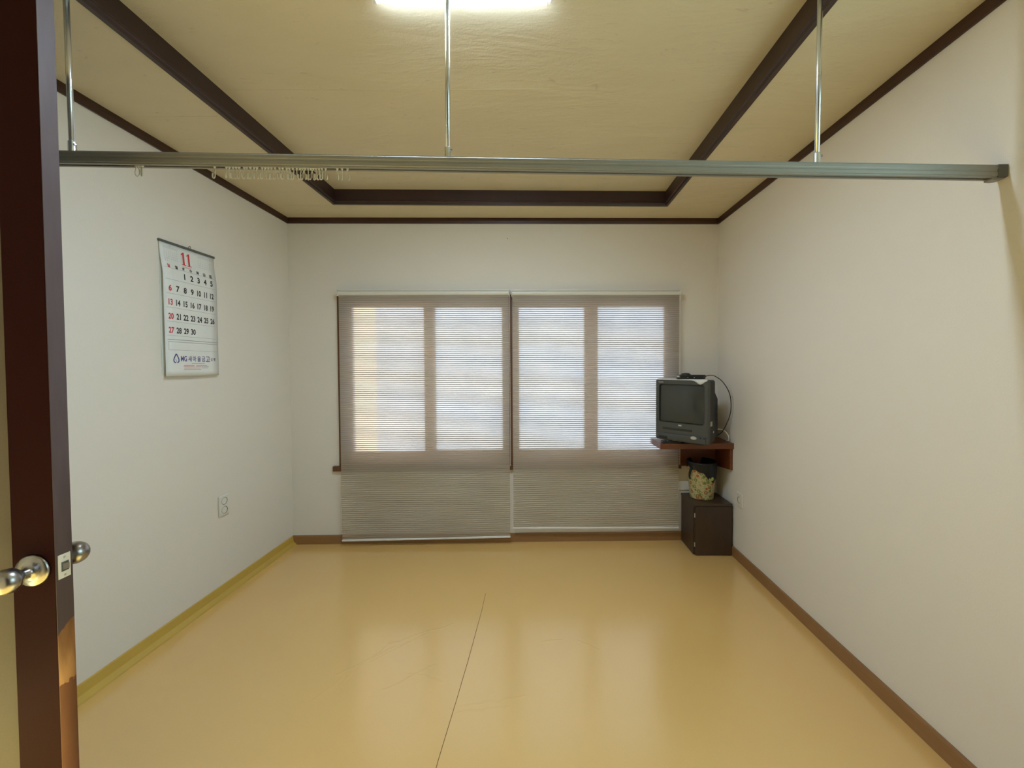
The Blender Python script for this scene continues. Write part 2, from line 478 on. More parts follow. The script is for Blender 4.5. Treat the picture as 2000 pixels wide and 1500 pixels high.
# welded seam between the two widths of vinyl
bm = B()
sp = [(-0.325, 0.9), (-0.318, 1.2), (-0.305, 1.43), (-0.296, 1.62), (-0.285, 1.95), (-0.285, 2.1)]
w = 0.0009
for (a, b) in zip(sp, sp[1:]):
    hexa(bm, [(a[0] - w, a[1], -.002), (a[0] + w, a[1], -.002), (b[0] + w, b[1], -.002), (b[0] - w, b[1], -.002),
              (a[0] - w, a[1], .0006), (a[0] + w, a[1], .0006), (b[0] + w, b[1], .0006), (b[0] - w, b[1], .0006)])
M['seam'] = simple('dark_vinyl_seam', srgb(96, 72, 34), 0.9, spec=0.05)
obj('seam', bm, 'seam', floor)

# recess outline: (x, y)
RXL, RXR, RYN = -1.272, 0.842, -0.20
def ry(x): return 2.463 + 0.0235 * (x - RXL)
bt = 0.020   # cove board thickness
OXL, OXR = RXL - bt, RXR + bt
def oy(x): return ry(x) + 0.004
bm = B()
hexa(bm, [(XL, YF, CZ), (OXL, YF, CZ), (OXL, yb(OXL), CZ), (XL, yb(XL), CZ), (XL, YF, 2.5), (OXL, YF, 2.5), (OXL, yb(OXL), 2.5), (XL, yb(XL), 2.5)])
hexa(bm, [(OXR, YF, CZ), (XR, YF, CZ), (XR, yb(XR), CZ), (OXR, yb(OXR), CZ), (OXR, YF, 2.5), (XR, YF, 2.5), (XR, yb(XR), 2.5), (OXR, yb(OXR), 2.5)])
hexa(bm, [(OXL, oy(OXL), CZ), (OXR, oy(OXR), CZ), (OXR, yb(OXR), CZ), (OXL, yb(OXL), CZ), (OXL, oy(OXL), 2.5), (OXR, oy(OXR), 2.5), (OXR, yb(OXR), 2.5), (OXL, yb(OXL), 2.5)])
box(bm, OXL, OXR, YF, RYN - bt, CZ, 2.5)
hexa(bm, [(OXL, RYN - bt, RZ), (OXR, RYN - bt, RZ), (OXR, oy(OXR), RZ), (OXL, oy(OXL), RZ),
          (OXL, RYN - bt, 2.5), (OXR, RYN - bt, 2.5), (OXR, oy(OXR), 2.5), (OXL, oy(OXL), 2.5)])
ceil = struct(obj('ceiling', bm, 'ceiling'), 'cream papered ceiling with a shallow rectangular recess', 'ceiling')
# seams of the ceiling paper (slightly raised laps)
for (x0, x1, y, z) in ((-1.25, .2, 1.59, RZ), (.0, .83, 1.98, RZ), (-1.72, -1.32, 1.62, CZ)):
    bm = B(); box(bm, x0, x1, y, y + .004, z - .0008, z + .001)
    obj('paper_lap', bm, 'ceiling', ceil)

# cove boards round the recess, with a small bead at the lower edge
lip = 0.006
def cove_run(bm, a, b, inward):
    """a,b: inner-face line ends at (x,y); inward: unit normal into the recess"""
    a, b = Vector(a), Vector(b); nv = Vector(inward)
    prof = [(0, RZ), (0, CZ + .018), (.004, CZ + .014), (.004, CZ + .008), (0, CZ + .004), (-.003, CZ - lip), (-bt, CZ - lip), (-bt, RZ)]
    prism(bm, prof, 0, 1, lambda u, v, w: (a.x + (b.x - a.x) * w + nv.x * u, a.y + (b.y - a.y) * w + nv.y * u, v))
for i, (a, b, n, lab) in enumerate((
        ((RXL, RYN), (RXL, ry(RXL)), (1, 0), 'dark brown cove board along the left side of the ceiling recess'),
        ((RXR, RYN), (RXR, ry(RXR)), (-1, 0), 'dark brown cove board along the right side of the ceiling recess'),
        ((RXL - bt, ry(RXL - bt)), (RXR + bt, ry(RXR + bt)), (0, -1), 'dark brown cove board across the far end of the ceiling recess'),
        ((RXL - bt, RYN), (RXR + bt, RYN), (0, 1), 'dark brown cove board across the near end of the ceiling recess'))):
    bm = B(); cove_run(bm, a, b, n)
    struct(obj('trim_%d' % (i + 1), bm, 'cove'), lab, 'trim')

# crown moulding
cd, ch = 0.012, 0.038
prof = [(0, CZ), (cd, CZ), (cd, CZ - ch * .55), (cd * .7, CZ - ch), (0, CZ - ch)]
bm = B(); prism(bm, prof, YF, yb(XL), lambda u, v, w: (XL + u, w, v))
struct(obj('trim_5', bm, 'trim'), 'dark brown crown strip where the left wall meets the ceiling', 'trim')
bm = B(); prism(bm, prof, YF, yb(XR), lambda u, v, w: (XR - u, w, v))
struct(obj('trim_6', bm, 'trim'), 'dark brown crown strip where the right wall meets the ceiling', 'trim')
bm = B(); prism(bm, prof, XL, XR, lambda u, v, w: (w, yb(w) - u, v))
struct(obj('trim_7', bm, 'trim'), 'dark brown crown strip above the window on the end wall', 'trim')

# baseboards
bm = B(); prism(bm, [(0, 0), (.012, 0), (.012, .055), (.009, .062), (0, .062)], YF, yb(XR), lambda u, v, w: (XR - u, w, v))
struct(obj('baseboard_right', bm, 'base'), 'tan wooden baseboard along the right wall', 'baseboard')
bm = B(); prism(bm, [(0, 0), (.012, 0), (.012, .055), (.009, .062), (0, .062)], XL, XR, lambda u, v, w: (w, yb(w) - u, v))
struct(obj('baseboard_back', bm, 'base'), 'tan wooden baseboard under the window blinds', 'baseboard')
bm = B(); prism(bm, [(0, 0), (.030, 0), (.027, .006), (.010, .022), (.005, .058), (.002, .062), (0, .062)], YF, yb(XL), lambda u, v, w: (XL + u, w, v))
struct(obj('baseboard_left', bm, 'vinyl_base'), 'yellow vinyl turned up along the foot of the left wall', 'baseboard')

# ---------------------------------------------------------------- window
win = thing('window_1', 'wide brown wooden window with four frosted sliding panes behind the blinds', 'window',
            kind='structure')
bm = B()
c = 0.045
wbox(bm, WX0 - .008, WX0 + c, .012, -.12, WZ0, WZ1 + .012)
wbox(bm, WX1 - c, WX1 + .008, .012, -.12, WZ0, WZ1 + .012)
wbox(bm, WX0 + c, WX1 - c, .012, -.12, WZ1 - .03, WZ1 + .012)
wbox(bm, -.213, -.168, .012, -.12, WZ0, WZ1 - .03)
obj('window_frame', bm, 'frame', win)
bm = B(); wbox(bm, WX0 - .05, WX1 + .03, .026, -.12, WZ0 - .022, WZ0 + .012)
obj('window_sill', bm, 'frame', win)
zs0, zs1 = WZ0 + .012, WZ1 - .03
for (x0, x1, o, px0, px1) in ((WX0 + c, -.735, -.03, -1.315, -.80), (-.79, -.213, -.07, -.735, -.245),
                             (-.168, .405, -.07, -.125, .355), (.385, WX1 - c, -.03, .445, .930)):
    bm = B()
    wbox(bm, x0, px0, o, o - .03, zs0, zs1); wbox(bm, px1, x1, o, o - .03, zs0, zs1)
    wbox(bm, px0, px1, o, o - .03, zs0, .645); wbox(bm, px0, px1, o, o - .03, 1.688, zs1)
    sa = obj('sash', bm, 'sash', win)
    bm = B(); v = [bm.verts.new((x, yb(x) - o + .015, z)) for x, z in ((px0, .645), (px1, .645), (px1, 1.688), (px0, 1.688))]
    bm.faces.new(v)
    obj('pane', bm, 'pane', sa)
bm = B(); box(bm, -1.80, -1.545, 2.95, 3.70, 0.0, 1.95)  # added wall, throws warm bounced sun on the left panes
struct(obj('wall_added_bounce', bm, 'bouncewall'), 'added orange wall outside the window, bouncing warm sunlight onto the panes', 'wall')

# unseen window added in the right wall so cool daylight reaches the left wall
w2 = thing('side_window_added', 'added side window in the right wall beside the viewer, a cool fill for the left wall', 'window', kind='structure')
bm = B()
for a in ((SY0, SY0 + .05, SZ0, SZ1), (SY1 - .05, SY1, SZ0, SZ1), (SY0 + .05, SY1 - .05, SZ0, SZ0 + .05), (SY0 + .05, SY1 - .05, SZ1 - .05, SZ1), ((SY0 + SY1) / 2 - .02, (SY0 + SY1) / 2 + .02, SZ0 + .05, SZ1 - .05)):
    box(bm, XR + .02, XR + .08, *a)
obj('window_frame', bm, 'frame', w2)
for a, b in ((SY0 + .05, (SY0 + SY1) / 2 - .02), ((SY0 + SY1) / 2 + .02, SY1 - .05)):
    bm = B(); bm.faces.new([bm.verts.new(p) for p in ((XR + .05, a, SZ0 + .05), (XR + .05, b, SZ0 + .05), (XR + .05, b, SZ1 - .05), (XR + .05, a, SZ1 - .05))])
    obj('pane', bm, 'clear', w2)

# ---------------------------------------------------------------- roller blinds
def blind(x0, x1, ztop, zl, zr, off, label, chain_x):
    t = thing('roller_blind', label, 'blind', (x0, yb(x0) - off, ztop), 0, 'roller blinds over the window')
    L = x1 - x0
    def P(x, z, d=0): return (x - x0, yb(x) - yb(x0) - d, z - ztop)
    # fabric: fine horizontal ribs, real relief
    bm = B(); pitch = 0.0145; nr = int((ztop - min(zl, zr)) / pitch * 4); nx = 12
    rows = []
    for i in range(nr + 1):
        f = i / nr
        row = []
        for k in range(nx + 1):
            x = x0 + L * k / nx
            zb = zl + (zr - zl) * k / nx
            z = ztop + (zb - ztop) * f
            d = .0012 * math.sin(2 * math.pi * (z - ztop) / pitch) + .004 * math.sin(k * .7 + f * 3) * f
            row.append(bm.verts.new(P(x, z, d)))
        rows.append(row)
    for a, b in zip(rows, rows[1:]):
        for k in range(nx): bm.faces.new((a[k], a[k + 1], b[k + 1], b[k]))
    obj('fabric', bm, 'blind', t, smooth=True)
    rr = .0155
    m = Matrix.Translation((0, 0, .006)) @ Matrix.Rotation(math.atan(.01559), 4, 'Z') @ Matrix.Rotation(R(90), 4, 'Y')
    bm = B(); lathe(bm, [(0, 0), (rr, 0), (rr, L), (0, L)], 24, mat=m)
    obj('roller', bm, 'plastic', t, smooth=False)
    bm = B()
    hexa(bm, [P(x0 - .004, ztop + .022, .006), P(x1 + .004, ztop + .022, .006), P(x1 + .004, ztop + .022, -off + .002), P(x0 - .004, ztop + .022, -off + .002),
              P(x0 - .004, ztop + .030, .006), P(x1 + .004, ztop + .030, .006), P(x1 + .004, ztop + .030, -off + .002), P(x0 - .004, ztop + .030, -off + .002)])
    obj('mounting_rail', bm, 'plastic', t, bevel=.002)
    for xx in (x0 - .006, x1 + .001):
        bm = B(); a = P(xx, ztop - .014, .018); b = P(xx + .005, ztop + .030, -off + .002)
        box(bm, a[0], b[0], a[1], b[1], a[2], b[2])
        obj('bracket', bm, 'plastic', t, bevel=.0015)
    # bottom bar
    bm = B()
    h = .0125
    hexa(bm, [P(x0 - .002, zl - h, .006), P(x1 + .002, zr - h, .006), P(x1 + .002, zr - h, -.006), P(x0 - .002, zl - h, -.006),
              P(x0 - .002, zl, .006), P(x1 + .002, zr, .006), P(x1 + .002, zr, -.006), P(x0 - .002, zl, -.006)])
    obj('bottom_bar', bm, 'white', t, bevel=.003)
    # bead chain
    bm = B()
    cx = chain_x
    n = int((ztop - .55) / .012)
    for s in (-.004, .010):
        for i in range(n):
            z = ztop - i * .012
            q = P(cx, z, s)
            bmesh.ops.create_icosphere(bm, subdivisions=1, radius=.0022, matrix=Matrix.Translation(q))
        tube(bm, [P(cx, ztop, s), P(cx, ztop - n * .012, s)], .0006, 4)
    ch_ = obj('bead_chain', bm, 'white', t)
    ch_['kind'] = 'stuff'
    return t
blind(-1.358, -0.187, 1.760, 0.052, 0.066, .058, 'left striped sheer roller blind hanging almost to the floor', -.1815)
blind(-0.163, 1.003, 1.758, 0.128, 0.118, .058, 'right striped sheer roller blind, shorter, ending above the baseboard', 1.0085)

# ---------------------------------------------------------------- ceiling light
LX0, LX1, LY = -0.478, 0.048, 1.168
t = thing('ceiling_light', 'slim lit tube light in the ceiling recess', 'lamp', ((LX0 + LX1) / 2, LY, RZ))
hl = (LX1 - LX0) / 2
bm = B(); box(bm, -hl, hl, -.0265, .0265, -.0200, 0)
obj('base_plate', bm, 'white', t, bevel=.002)
bm = B(); prism(bm, [(-.026, -.0200), (-.0255, -.0212), (-.020, -.0222), (-.010, -.0228), (0, -.0230), (.010, -.0228), (.020, -.0222), (.0255, -.0212), (.026, -.0200)], -hl, hl, lambda u, v, w: (w, u, v))
obj('diffuser', bm, 'tube', t, smooth=False)
for s in (-1, 1):
    bm = B(); box(bm, s * (hl + .005) - .005, s * (hl + .005) + .005, -.0275, .0275, -.0240, 0)
    obj('end_cap', bm, 'white', t)
bm = B(); tube(bm, [(hl - .012, .0265, -.012), (hl - .012, .028, -.030)], .0012, 6)
obj('pull_cord', bm, 'white', t)

# ---------------------------------------------------------------- curtain rail
RY = 1.085
def rz(x): return 1.8415 - 0.0195 * (x + 1.33)         # centre height of rail, slightly out of level
RX0, RX1 = XL + .004, XR - .001
t = thing('curtain_rail', 'long grey aluminium curtain rail hung across the room on three rods', 'curtain rail', (0, RY, rz(0)))
prof = [(-.011, .017), (.011, .017), (.011, -.017), (.004, -.017), (.004, -.013), (.008, -.013), (.008, .013), (-.008, .013),
        (-.008, -.013), (-.004, -.013), (-.004, -.017), (-.011, -.017), (-.011, -.0135), (-.0132, -.012), (-.0132, -.003),
        (-.0118, -.001), (-.0118, .003), (-.0132, .005), (-.0132, .013), (-.011, .015)]
bm = B(); prism(bm, prof, RX0, RX1 - .028, lambda u, v, w: (w, u, v + rz(w) - rz(0)))
obj('rail', bm, 'alu', t)
bm = B(); xx = RX1 - .028; box(bm, xx, RX1, -.0145, .013, -.0165 + rz(xx) - rz(0), .0180 + rz(xx) - rz(0))
obj('end_cap', bm, 'capgrey', t, bevel=.002)
bm = B(); prism(bm, [(-.012, -.0165), (.028, -.0165), (.020, -.021), (.002, -.023), (-.012, -.022)], -.010, .010, lambda u, v, w: (xx + u, w, v + rz(xx) - rz(0)))
obj('end_stop', bm, 'alu', t)
for (x, top, lean) in ((-1.288, CZ - lip, -.004), (-.243, RZ, .004), (.785, RZ, .004)):
    z0 = rz(x) - rz(0) + .016; z1 = top - rz(0)
    bm = B(); tube(bm, [(x, 0, z0), (x + lean, 0, z1)], .0065, 16)
    rd = obj('hanger_rod', bm, 'rod', t, smooth=True)
    bm = B(); tube(bm, [(x, 0, z0), (x, 0, z0 + .030), (x, 0, z0 + .032)], [.0088, .0088, .0068], 16)
    obj('collar', bm, 'rod', rd)
    bm = B(); tube(bm, [(x + .008, -.002, z0 + .023), (x + .0125, -.003, z0 + .023)], .0028, 8)
    obj('screw', bm, 'chrome', rd)
    bm = B(); lathe(bm, [(0, 0), (.016, 0), (.016, -.003), (.009, -.006), (.007, -.012), (0, -.012)], 20, mat=Matrix.Translation((x + lean, 0, z1)))
    obj('flange', bm, 'rod', rd)

# curtain hooks hanging under the rail
def hook_master(label, group):
    h = thing('curtain_hook', label, 'hook', (0, RY, 1.8), 0, group)
    bm = B(); lathe(bm, [(0, .006), (.0035, .006), (.0035, -.003), (.0022, -.004), (.0022, -.007), (0, -.007)], 10)
    obj('runner', bm, 'plastic', h)
    pts = spline([(0, 0, -.006), (.0025, 0, -.010), (.001, 0, -.018), (.0008, 0, -.028), (-.0012, 0, -.0335), (-.0042, 0, -.033), (-.0052, 0, -.027), (-.0046, 0, -.020)], 4)
    bm = B(); tube(bm, pts, [.0013] * (len(pts) - 8) + [.0021] * 8, 6)
    obj('hook_wire', bm, 'hookmetal', h, smooth=True)
    return h
M['hookmetal'] = simple('pale_hook_metal', (0.62, 0.58, 0.50, 1), 0.3, 0.4)
def dup(root, loc, rotz, label, group):
    r = root.copy(); COL.objects.link(r); r.location = loc; r.rotation_euler = (0, 0, rotz)
    r['label'] = label
    if group: r['group'] = group
    elif 'group' in r.keys(): del r['group']
    for ch in list(root.children):
        c = ch.copy(); COL.objects.link(c); c.parent = r
    return r
G = 'curtain hooks bunched under the rail'
hm = hook_master('small pale curtain hook in the bunch under the left part of the rail', G)
hx = [(443, G), (449, G), (456, G), (462, G), (468, G), (478, G), (483, G), (490, G), (497, G), (503, G), (513, G), (519, G), (525, G), (531, G),
      (538, G), (547, G), (553, G), (561, G), (566, G), (573, G), (581, G), (587, G), (592, G), (597, G), (603, G), (608, G), (613, G), (618, G), (624, G), (630, G), (637, G),
      (660, 'T'), (669, 'T'), (680, 'T'), (420, 'L')]
first = True
for i, (pxx, g) in enumerate(hx):
    x = (pxx - 1047) / 751 * 1.070
    rzv = random.choice((0.2, .9, 1.6, 2.4, 3.0, -1.0, .5)) + random.uniform(-.3, .3)
    loc = (x, RY, rz(x) - .0135)
    if g == 'T': lab, gg = {660: 'leftmost', 669: 'middle', 680: 'rightmost'}[pxx] + ' curtain hook of the loose trio right of the main bunch', 'loose trio of curtain hooks'
    elif g == 'L': lab, gg = 'single curtain hook just left of the bunch, over the dark crown strip', None
    else: lab, gg = 'small pale curtain hook in the bunch under the left part of the rail', G
    if first:
        hm.location = loc; hm.rotation_euler = (0, 0, rzv); first = False
    else: dup(hm, loc, rzv, lab, gg)
x = (273 - 1047) / 751 * 1.070
t = thing('curtain_hook', 'pair of wire hooks looped together, alone near the left end of the rail', 'hook', (x, RY, rz(x) - .0135))
for dx, r_ in ((-.006, .5), (.006, 2.6)):
    pts = [Matrix.Rotation(r_, 3, 'Z') @ Vector(p) + Vector((dx, 0, 0)) for p in
           spline([(0, 0, -.004), (.004, 0, -.012), (.0045, 0, -.024), (0, 0, -.032), (-.0045, 0, -.026), (-.003, 0, -.012), (-.001, 0, -.006)], 5)]
    bm = B(); tube(bm, pts, .0012, 6); obj('hook_wire', bm, 'hookmetal', t, smooth=True)
bm = B(); box(bm, -.011, .011, -.003, .003, -.006, .004); obj('runner', bm, 'plastic', t, bevel=.001)

# ---------------------------------------------------------------- door leaf
A = 0.0588
DW, DT, DH = 0.615, 0.0346, 2.14
# local frame: x runs from free edge (0) towards the hinge (-), y = through thickness away from viewer
t = thing('door_1', 'open dark oxblood door with beige panel and steel knobs', 'door', (-1.0951, 0.8641, 0.012), A, kind='structure')
t.rotation_euler = (-0.0023, -0.0026, A)
ST = 0.0913
bm = B(); box(bm, -ST, -.0012, 0, DT, 0, DH)
obj('stile', bm, 'door', t, bevel=.0015)
bm = B(); box(bm, -DW, -DW + ST, 0, DT, 0, DH)
obj('stile', bm, 'door', t, bevel=.0015)
for (a, b) in ((0, .20), (DH - .11, DH)):
    bm = B(); box(bm, -DW + ST, -ST, 0, DT, a, b); obj('rail', bm, 'door', t, bevel=.0015)
bm = B(); box(bm, -DW + ST, -ST, .010, DT - .010, .20, DH - .11)
obj('panel', bm, 'doorpanel', t)
# lipping on the free edge, worn through to wood lower down
bm = B(); box(bm, -.0012, 0, .0005, DT - .0005, 0, DH)
obj('edge_lipping', bm, 'dooredge', t)
KZ = 0.788
bm = B(); box(bm, -.0005, .0016, .0045, DT - .0055, KZ - .028, KZ + .028)
pl = obj('latch_plate', bm, 'plastic', t, bevel=.001)
bm = B(); box(bm, .0010, .0022, .010, .0245, KZ - .012, KZ + .010); obj('latch_recess', bm, 'capgrey', pl)
bm = B(); prism(bm, [(.0015, .011), (.0065, .022), (.0015, .022)], KZ - .008, KZ + .006, lambda u, v, w: (u, v, w)); obj('latch_bolt', bm, 'chrome', pl)
for zz in (KZ + .0205, KZ - .0215):
    bm = B(); lathe(bm, [(0, 0), (.003, 0), (.0022, .0012), (0, .0014)], 12, mat=Matrix.Translation((.0014, .017, zz)) @ Matrix.Rotation(R(90), 4, 'Y')); obj('screw', bm, 'badge', pl)
for s, lab in ((-1, 0), (1, 0)):
    mt = Matrix.Translation((-.0455, 0 if s < 0 else DT, KZ)) @ Matrix.Rotation(R(90) if s < 0 else R(-90), 4, 'X')
    bm = B(); lathe(bm, [(0, 0), (.0355, 0), (.036, .003), (.0335, .007), (.021, .0095), (.0135, .011), (.0115, .016), (.0105, .026)], 40, mat=mt)
    ros = obj('doorknob', bm, 'chrome', t, smooth=True)
    bm = B(); lathe(bm, [(.0105, .022), (.0115, .027), (.018, .031), (.0245, .037), (.0272, .046), (.026, .055), (.021, .0625), (.0125, .066), (0, .0665)], 40, mat=mt)
    obj('knob_ball', bm, 'chrome', ros, smooth=True)
    if s < 0:
        bm = B(); lathe(bm, [(0, .0662), (.005, .0666), (.004, .068), (0, .068)], 16, mat=mt); obj('lock_button', bm, 'chrome', ros)
for zz in (.25, 1.0, 1.75):
    bm = B(); tube(bm, [(-DW - .004, .002, zz), (-DW - .004, .002, zz + .09)], .006, 12); obj('hinge', bm, 'chrome', t)

# ---------------------------------------------------------------- wall calendar (left wall)
CY0, CW, CT = 1.779, 0.300, 1.850        # left edge, width, top height
t = thing('wall_calendar', 'large white paper wall calendar showing month 11', 'calendar', (XL, CY0, CT))
def off(v, u=.5):
    s = min(max((v - .04) / .12, 0), 1); s = s * s * (3 - 2 * s)
    return .006 + .013 * s + .004 * (v / .64) * (1 - u)
def CP(u, v, d=0):   # u,v metres on the sheet, d above the sheet
    return (off(v, u / CW) + d, u, -v)
bm = B()
CHT = .632
rows = [[bm.verts.new(CP(CW * k / 6 + (.006 if 0 else 0), .006 + (CHT - .006) * i / 24)) for k in range(7)] for i in range(25)]
for a, b in zip(rows, rows[1:]):
    for k in range(6): bm.faces.new((a[k], a[k + 1], b[k + 1], b[k]))
pg = obj('page', bm, 'paper', t, smooth=True)
md = pg.modifiers.new('thick', 'SOLIDIFY'); md.thickness = .0006; md.offset = -1
bm = B(); box(bm, .001, .0035, .002, CW - .002, -CHT + .012, -.004)
obj('backing_sheets', bm, 'paper', t)
bm = B(); box(bm, .001, .010, -.004, CW + .003, -.008, .003)
obj('binding_strip', bm, 'capgrey', t, bevel=.001)
bm = B(); tube(bm, spline([(.004, CW * .50, .002), (.005, CW * .515, .012), (.004, CW * .54, .015), (.003, CW * .555, .002)], 5), .0012, 6)
obj('hanging_loop', bm, 'capgrey', t)

def text_faces(bm, s, size, uc, vc, sx=1.0, align='CENTER', bold=0.0):
    cu = bpy.data.curves.new('txt', 'FONT')
    cu.body = s; cu.size = 1.0; cu.align_x = 'CENTER'; cu.align_y = 'CENTER'; cu.resolution_u = 3
    cu.offset = bold
    o = bpy.data.objects.new('txt', cu); COL.objects.link(o)
    dg = bpy.context.evaluated_depsgraph_get()
    me = bpy.data.meshes.new_from_object(o.evaluated_get(dg))
    if len(me.vertices) == 0:
        bpy.data.objects.remove(o); bpy.data.curves.remove(cu); return
    xs = [v.co.x for v in me.vertices]; ys = [v.co.y for v in me.vertices]
    x0, x1, y0, y1 = min(xs), max(xs), min(ys), max(ys)
    k = size / (y1 - y0)
    vv = []
    for v in me.vertices:
        u = uc + (v.co.x - (x0 + x1) / 2) * k * sx
        w = vc - (v.co.y - (y0 + y1) / 2) * k
        vv.append(bm.verts.new(CP(u, w, .0006)))
    for p in me.polygons:
        try: bm.faces.new([vv[i] for i in p.vertices])
        except Exception: pass
    bpy.data.objects.remove(o); bpy.data.curves.remove(cu); bpy.data.meshes.remove(me)
def quad(bm, u0, u1, v0, v1, d=.0005):
    n = 4
    for i in range(n):
        a = u0 + (u1 - u0) * i / n; b = u0 + (u1 - u0) * (i + 1) / n
        bm.faces.new([bm.verts.new(CP(x, y, d)) for x, y in ((a, v1), (b, v1), (b, v0), (a, v0))])
blk, red, blu, gry, pnk = B(), B(), B(), B(), B()
def ucol(i): return .033 + .0388 * i
def vrow(r): return .150 + .0660 * r
day = 1
for r in range(5):
    for cidx in range(7):
        if (r == 0 and cidx < 2) or day > 30: continue
        tgt = red if cidx == 0 else blk
        s = str(day)
        text_faces(tgt, s, .029, ucol(cidx), vrow(r), .70 if len(s) == 2 else .85, bold=.035)
        day += 1
for i, s in enumerate('일월화수목금토'):
    text_faces(red if i == 0 else blk, s, .0165, ucol(i), .112, 1.0, bold=.035)
for uc in (.118, .147):      # seriffed figure one, twice
    P1 = [(-.0045, .094), (-.0045, .034), (-.0135, .040), (-.0135, .036), (-.001, .026), (.0045, .026), (.0045, .094)]
    for poly in ([(-.0045, .090), (.0045, .090), (.0045, .027), (-.0045, .031)], [(-.0120, .091), (.0120, .091), (.0120, .0875), (-.0120, .0875)], [(-.0045, .031), (-.0045, .040), (-.0115, .0430), (-.0115, .0395)]):
        red.faces.new([red.verts.new(CP(uc + a, b, .0006)) for a, b in poly])
text_faces(pnk, 'NOVEMBER', .0065, .132, .100, 1.0)
for r in range(5):
    v = vrow(r) + .0255
    quad(gry, .012, CW - .014, v, v + .0010)
quad(gry, .012, CW - .014, .121, .122)
quad(gry, .012, CW - .010, .4575, .4600); quad(gry, .016, CW - .010, .4680, .4700)
quad(gry, .016, .0172, .468, .508); quad(gry, .016, CW - .010, .507, .508)
# small neighbouring months
for (u0, fd, nd) in ((.022, 6, 31), (.205, 4, 31)):
    text_faces(gry, '10' if fd == 6 else '12', .006, u0 + .028, .018)
    quad(gry, u0 - .006, u0 + .070, .024, .0248)
    quad(gry, u0 - .006, u0 + .070, .029, .0296)
    d = 1
    for r in range(6):
        for k in range(7):
            if (r == 0 and k < fd) or d > nd: continue
            text_faces(gry, str(d), .0046, u0 + k * .0105, .036 + r * .0105, .8); d += 1
# emblem: rounded triangle open at the foot
def stroke(bm, pts, w):
    P = [Vector(p) for p in pts]
    L, Rr = [], []
    for i, p in enumerate(P):
        tt = (P[min(i + 1, len(P) - 1)] - P[max(i - 1, 0)]).normalized(); n = Vector((-tt.y, tt.x))
        L.append(bm.verts.new(CP(p.x + n.x * w, p.y + n.y * w, .0006))); Rr.append(bm.verts.new(CP(p.x - n.x * w, p.y - n.y * w, .0006)))
    for i in range(len(P) - 1): bm.faces.new((L[i], L[i + 1], Rr[i + 1], Rr[i]))
def c2(pts, n=6): return [(p.x, p.y) for p in spline([(a, b, 0) for a, b in pts], n)]
eu, ev = .053, .548
stroke(blu, c2([(eu - .004, ev + .021), (eu - .012, ev + .014), (eu - .0125, ev + .003), (eu - .006, ev - .012), (eu, ev - .021), (eu + .006, ev - .012), (eu + .0125, ev + .003), (eu + .012, ev + .014), (eu + .004, ev + .021)]), .0026)
stroke(blu, c2([(eu - .004, ev + .022), (eu - .0005, ev + .013), (eu - .0045, ev + .002)]), .0010)
text_faces(blu, 'MG', .027, .093, .548, .62, bold=.02)
for i, s in enumerate('새마을금고'):
    text_faces(blu, s, .027, .1255 + i * .0262, .548, .80, bold=.015)
text_faces(blu, '심', .017, .254, .549, .8, bold=.015)
text_faces(blu, '평', .017, .272, .549, .8, bold=.015)
quad(gry, .135, .212, .5695, .5715)
for (u0, u1, v, g) in ((.092, .150, .579, pnk), (.160, .225, .579, pnk), (.090, .150, .586, pnk), (.158, .190, .586, pnk), (.192, .235, .586, gry),
                       (.092, .185, .593, pnk), (.190, .232, .592, gry), (.090, .188, .600, gry)):
    quad(g, u0, u1, v, v + .0022)
for nm, b_, mt in (('black_print', blk, 'ink'), ('red_print', red, 'redink'), ('blue_print', blu, 'blueink'), ('grey_print', gry, 'greyink'), ('pink_print', pnk, 'pinkink')):
    obj(nm, b_, mt, pg)['kind'] = 'stuff'

# ---------------------------------------------------------------- outlets and switch plate
def outlet(name, label, loc, rotz, w, h, sockets):
    """plate in local xz plane, facing -y"""
    t = thing(name, label, 'outlet', loc, rotz)
    bm = B(); box(bm, -w / 2, w / 2, -.009, 0, -h / 2, h / 2)
    pl = obj('cover_plate', bm, 'plastic', t, bevel=.003)
    for z in sockets:
        mt = Matrix.Translation((0, -.009, z)) @ Matrix.Rotation(R(90), 4, 'X')
        bm = B(); lathe(bm, [(.0215, -.0005), (.0235, .0018), (.0205, .0018), (.0185, -.006), (0, -.006)], 28, mat=mt)
        so = obj('socket', bm, 'plastic', t, smooth=False)
        bm = B()
        for dx in (-.0095, .0095):
            lathe(bm, [(0, .0), (.0028, .0), (0, .0004)], 10, mat=Matrix.Translation((dx, -.009 + .0055, z)) @ Matrix.Rotation(R(90), 4, 'X'))
        obj('pin_hole', bm, 'gap', so)
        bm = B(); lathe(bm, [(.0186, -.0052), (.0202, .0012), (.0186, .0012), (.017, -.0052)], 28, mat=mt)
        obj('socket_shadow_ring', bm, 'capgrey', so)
    return t
outlet('power_outlet', 'cream double power outlet low on the left wall', (XL + .0002, 2.107, .497), R(90), .066, .112, (.025, -.025))
outlet('power_outlet', 'small white outlet plate on the end wall behind the waste bin', (1.075, yb(1.075) - .0002, .395), 0, .105, .065, ())
outlet('power_outlet', 'cream wall plate on the right wall beside the dark cabinet', (XR - .0002, 2.437, .398), R(-90), .066, .092, (0.0,))
bm = B(); lathe(bm, [(0, 0), (.003, 0), (.002, .006), (0, .007)], 8, mat=Matrix.Translation((-.198, yb(-.198), 2.159)) @ Matrix.Rotation(R(90), 4, 'X'))
tag(obj('nail', bm, 'capgrey'), 'tiny dark nail in the end wall above the blinds', 'nail')

